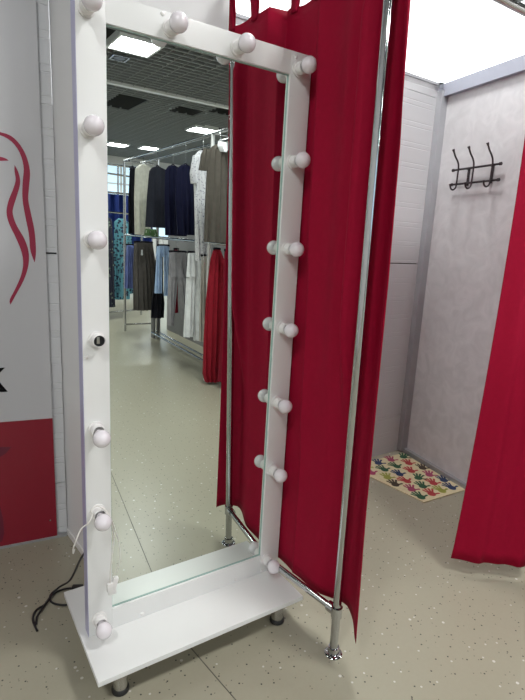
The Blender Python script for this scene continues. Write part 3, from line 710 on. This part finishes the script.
garment('blouse', 'blouse', 'navy blue blouse on the upper rail beside the white printed blouse', 'c_navy',
        [(2.20, 2.29, 2.46), (2.12, 2.265, 2.50), (1.84, 2.262, 2.52), (1.48, 2.295, 2.52)], -2.06, .10, UP, 5, .14, hl='hanger holding the first navy blouse')
garment('blouse', 'blouse', 'navy blue v-neck blouse hanging between the charcoal top and other navy blouse', 'c_navy',
        [(2.22, 2.30, 2.46), (2.15, 2.285, 2.52), (1.85, 2.285, 2.54), (1.46, 2.30, 2.56)], -2.40, .10, UP, 6, .14, hl='hanger holding the second navy blouse')
garment('tunic', 'top', 'charcoal sleeveless tunic on the upper rail left of the navy blouses', 'c_charcoal',
        [(2.25, 2.32, 2.48), (2.15, 2.295, 2.56), (1.87, 2.272, 2.58), (1.54, 2.255, 2.60)], -2.90, .10, UP, 4, .08, hl='hanger holding the charcoal tunic')
garment('shirt', 'shirt', 'cream button-front long shirt on the upper rail', 'c_cream',
        [(2.32, 2.38, 2.50), (2.23, 2.326, 2.56), (1.88, 2.313, 2.56), (1.44, 2.32, 2.53)], -3.47, .11, UP, 5, .12, hl='white hanger holding the cream shirt', hm='c_white')
garment('top', 'top', 'black top hanging at the far left end of the upper rail', 'c_black',
        [(2.32, 2.415, 2.465), (2.15, 2.39, 2.52), (1.89, 2.375, 2.54), (1.44, 2.374, 2.54)], -3.88, .11, UP, 4, .1, hl='hanger holding the black top')
garment('robe', 'robe', 'long red robe with sleeves hanging from the middle rail nearly to the floor', 'c_red',
        [(1.36, 2.35, 2.42), (1.26, 2.315, 2.47), (.87, 2.28, 2.49), (.46, 2.268, 2.49), (.10, 2.275, 2.47), (.03, 2.30, 2.46)], -1.32, .13, LO, 5, .16,
        [('sleeve', [(1.26, 2.40, 2.47), (.9, 2.42, 2.51), (.62, 2.43, 2.52)], .06, .07, None)], rail=1.42, hl='clip hanger holding the red robe')
garment('robe', 'robe', 'dark wine red gown behind the red robe on the middle rail', 'c_wine',
        [(1.36, 2.36, 2.42), (1.18, 2.355, 2.46), (.6, 2.365, 2.47), (.08, 2.35, 2.48)], -1.12, .10, LO, 4, .14, rail=1.42, hl='clip hanger holding the dark wine gown')
garment('blouse', 'blouse', 'royal blue garment peeking out beside the red robes', 'c_royal',
        [(1.3, 2.42, 2.47), (.9, 2.41, 2.52), (.55, 2.42, 2.52)], -1.0, .08, LO, 4, .12, rail=1.42, hl='clip hanger holding the royal blue garment')
def trousers(label, m, y, waist, legs, group=LO, hl=None):
    o = thing('trousers', label, 'trousers', ((waist[0][1]+waist[0][2])/2, y, legs[0][-1][0]), group)
    bm = B(); ring_body(bm, waist, y, .08, 4, .08); link('waist', bm, M[m], o)
    for i, l in enumerate(legs):
        bm = B(); ring_body(bm, l, y+.004+i*.02, .075, 3, .1, 18); link('leg', bm, M[m], o)
    hanger((waist[0][1]+waist[0][2])/2, y, waist[0][0]+.006, 1.42, hl, 'c_black', w=(waist[0][2]-waist[0][1])*.5, kind='clip_hanger', group='clip hangers on the middle rail')
trousers('white wide-leg trousers on a black clip hanger, middle rail', 'c_white', -1.82, [(1.30, 2.312, 2.487), (1.05, 2.30, 2.51)],
         [[(1.07, 2.30, 2.42), (.58, 2.283, 2.41), (.40, 2.277, 2.40)], [(1.07, 2.40, 2.51), (.58, 2.395, 2.51), (.36, 2.39, 2.506)]], hl='clip hanger holding the white trousers')
garment('trousers', 'trousers', 'beige trousers showing as narrow strip beside the white trousers', 'c_beige',
        [(1.28, 2.36, 2.45), (.83, 2.36, 2.46), (.39, 2.362, 2.46)], -1.60, .07, LO, 4, .1, rail=1.42, hl='clip hanger holding the beige trousers')
trousers('grey tapered trousers on the middle rail beside the white trousers', 'c_grey', -2.30, [(1.28, 2.306, 2.52), (1.0, 2.299, 2.55)],
         [[(1.02, 2.30, 2.42), (.73, 2.302, 2.395), (.44, 2.307, 2.375)], [(1.02, 2.40, 2.55), (.85, 2.43, 2.56), (.5, 2.47, 2.56)]], hl='clip hanger holding the grey trousers')
trousers('light blue shorts on the middle rail', 'c_lblue', -2.75, [(1.33, 2.344, 2.50), (1.2, 2.335, 2.51)],
         [[(1.22, 2.335, 2.41), (.98, 2.322, 2.41), (.76, 2.312, 2.405)], [(1.22, 2.415, 2.51), (.98, 2.425, 2.52), (.73, 2.425, 2.52)]], hl='clip hanger holding the light blue shorts')
garment('skirt', 'skirt', 'long grey-brown skirt on the middle rail with paper tag', 'c_taupe2',
        [(1.34, 2.29, 2.54), (.98, 2.275, 2.60), (.45, 2.274, 2.63)], -3.40, .11, LO, 7, .12,
        [('price_tag', [(1.25, 2.36, 2.385), (1.18, 2.36, 2.385)], .062, .006, 'c_white')], rail=1.42, hl='clip hanger holding the grey-brown skirt')
garment('trousers', 'trousers', 'periwinkle blue trousers at the far end of the middle rail', 'c_pblue',
        [(1.28, 2.40, 2.50), (.67, 2.37, 2.51)], -4.03, .09, LO, 5, .12, rail=1.42, hl='clip hanger holding the periwinkle trousers')
garment('cloth_bundle', 'bundle', 'dark black garment hanging low behind the light blue shorts', 'c_black', [(1.30, 2.42, 2.50), (.78, 2.38, 2.51), (.6, 2.35, 2.53), (.42, 2.345, 2.52)], -2.95, .12, LO, 4, .15, rail=1.42, hl='clip hanger holding the low black garment')
garment('scarf', 'scarf', 'dark red garment strip behind the grey trousers', 'c_wine', [(1.3, 2.46, 2.52), (.72, 2.45, 2.52), (.55, 2.46, 2.53)], -2.52, .06, LO, 3, .1, rail=1.42, hl='clip hanger holding the dark red strip')
garment('folded_cloth', 'cloth', 'green striped cloth draped over the middle rail under the cream shirt', 'c_green', [(1.52, 2.33, 2.47), (1.437, 2.32, 2.49)], -3.1, .10, None, 3, .1, rail=None)
# another rack further back: long printed dresses, and blue drapes of a far booth
rk2 = thing('clothes_rack', 'second chrome clothes rack farther away at the left of the reflection', 'clothes rack', (2.75, -5.3, 0))
for nm, pts, r in [('post', [(2.30, -5.3, 0), (2.30, -5.3, 2.35)], .017), ('post', [(3.2, -5.6, 0), (3.2, -5.6, 2.35)], .017), ('top_rail', [(2.30, -5.3, 1.75), (3.2, -5.6, 1.75)], .014),
                   ('top_rail', [(2.30, -5.3, 2.35), (3.2, -5.6, 2.35)], .014), ('lower_rail', [(2.30, -5.3, .1), (3.2, -5.6, .1)], .012)]:
    bm = B(); tube(bm, pts, r, 12); link(nm, bm, M['chrome'], rk2)
FL = 'printed dresses on the far rack'
def far_dress(label, m, x0, x1, y, z1, z0):
    o = garment('dress', 'dress', label, m, [(z1, (x0+x1)/2-.05, (x0+x1)/2+.05), (z1-.06, x0+.02, x1-.02), ((z1+z0)/2, x0, x1), (z0, x0-.01, x1+.01)], y, .14, FL, 6, .14, rail=None)
far_dress('dark floral long dress at the left edge of the reflection', 'c_floral', 2.39, 2.60, -5.25, 1.66, .22)
far_dress('teal floral dress left of the periwinkle trousers', 'c_teal', 2.62, 2.90, -5.35, 1.66, .33)
far_dress('navy dress between the floral dresses on the far rack', 'c_navy', 2.55, 2.72, -5.62, 1.62, .16)
far_dress('second teal floral dress showing below the periwinkle trousers', 'c_teal', 2.90, 3.12, -5.85, 1.62, .36)
bm = B(); cols = []
for i in range(60):
    s = i/59; x = 3.4+s*1.3
    cols.append([Vector((x, -9+.04*math.sin(s*40), z)) for z in (.3, 1.0, 1.6, 2.26)])
sheet(bm, cols); o = link('blue_drape', bm, M['c_bluewall']); solid(o, .004); tag(o, 'plain blue drape far back at the left of the reflection', 'curtain')
rk3 = thing('drape_frame', 'thin pipe frame carrying the far blue drape', 'clothes rack', (4.0, -9.0, 0))
for nm, pts in [('post', [(3.38, -9.0, 0), (3.38, -9.0, 2.9)]), ('post', [(4.72, -9.0, 0), (4.72, -9.0, 2.9)]), ('top_rail', [(3.38, -9.0, 2.29), (4.72, -9.0, 2.29)]), ('top_rail', [(3.38, -9, 2.9), (4.72, -9, 2.9)]), ('post', [(3.9, -9.04, 0), (3.9, -9.04, 2.9)])]:
    bm = B(); tube(bm, pts, .022, 10); link(nm, bm, M['chrome'], rk3)
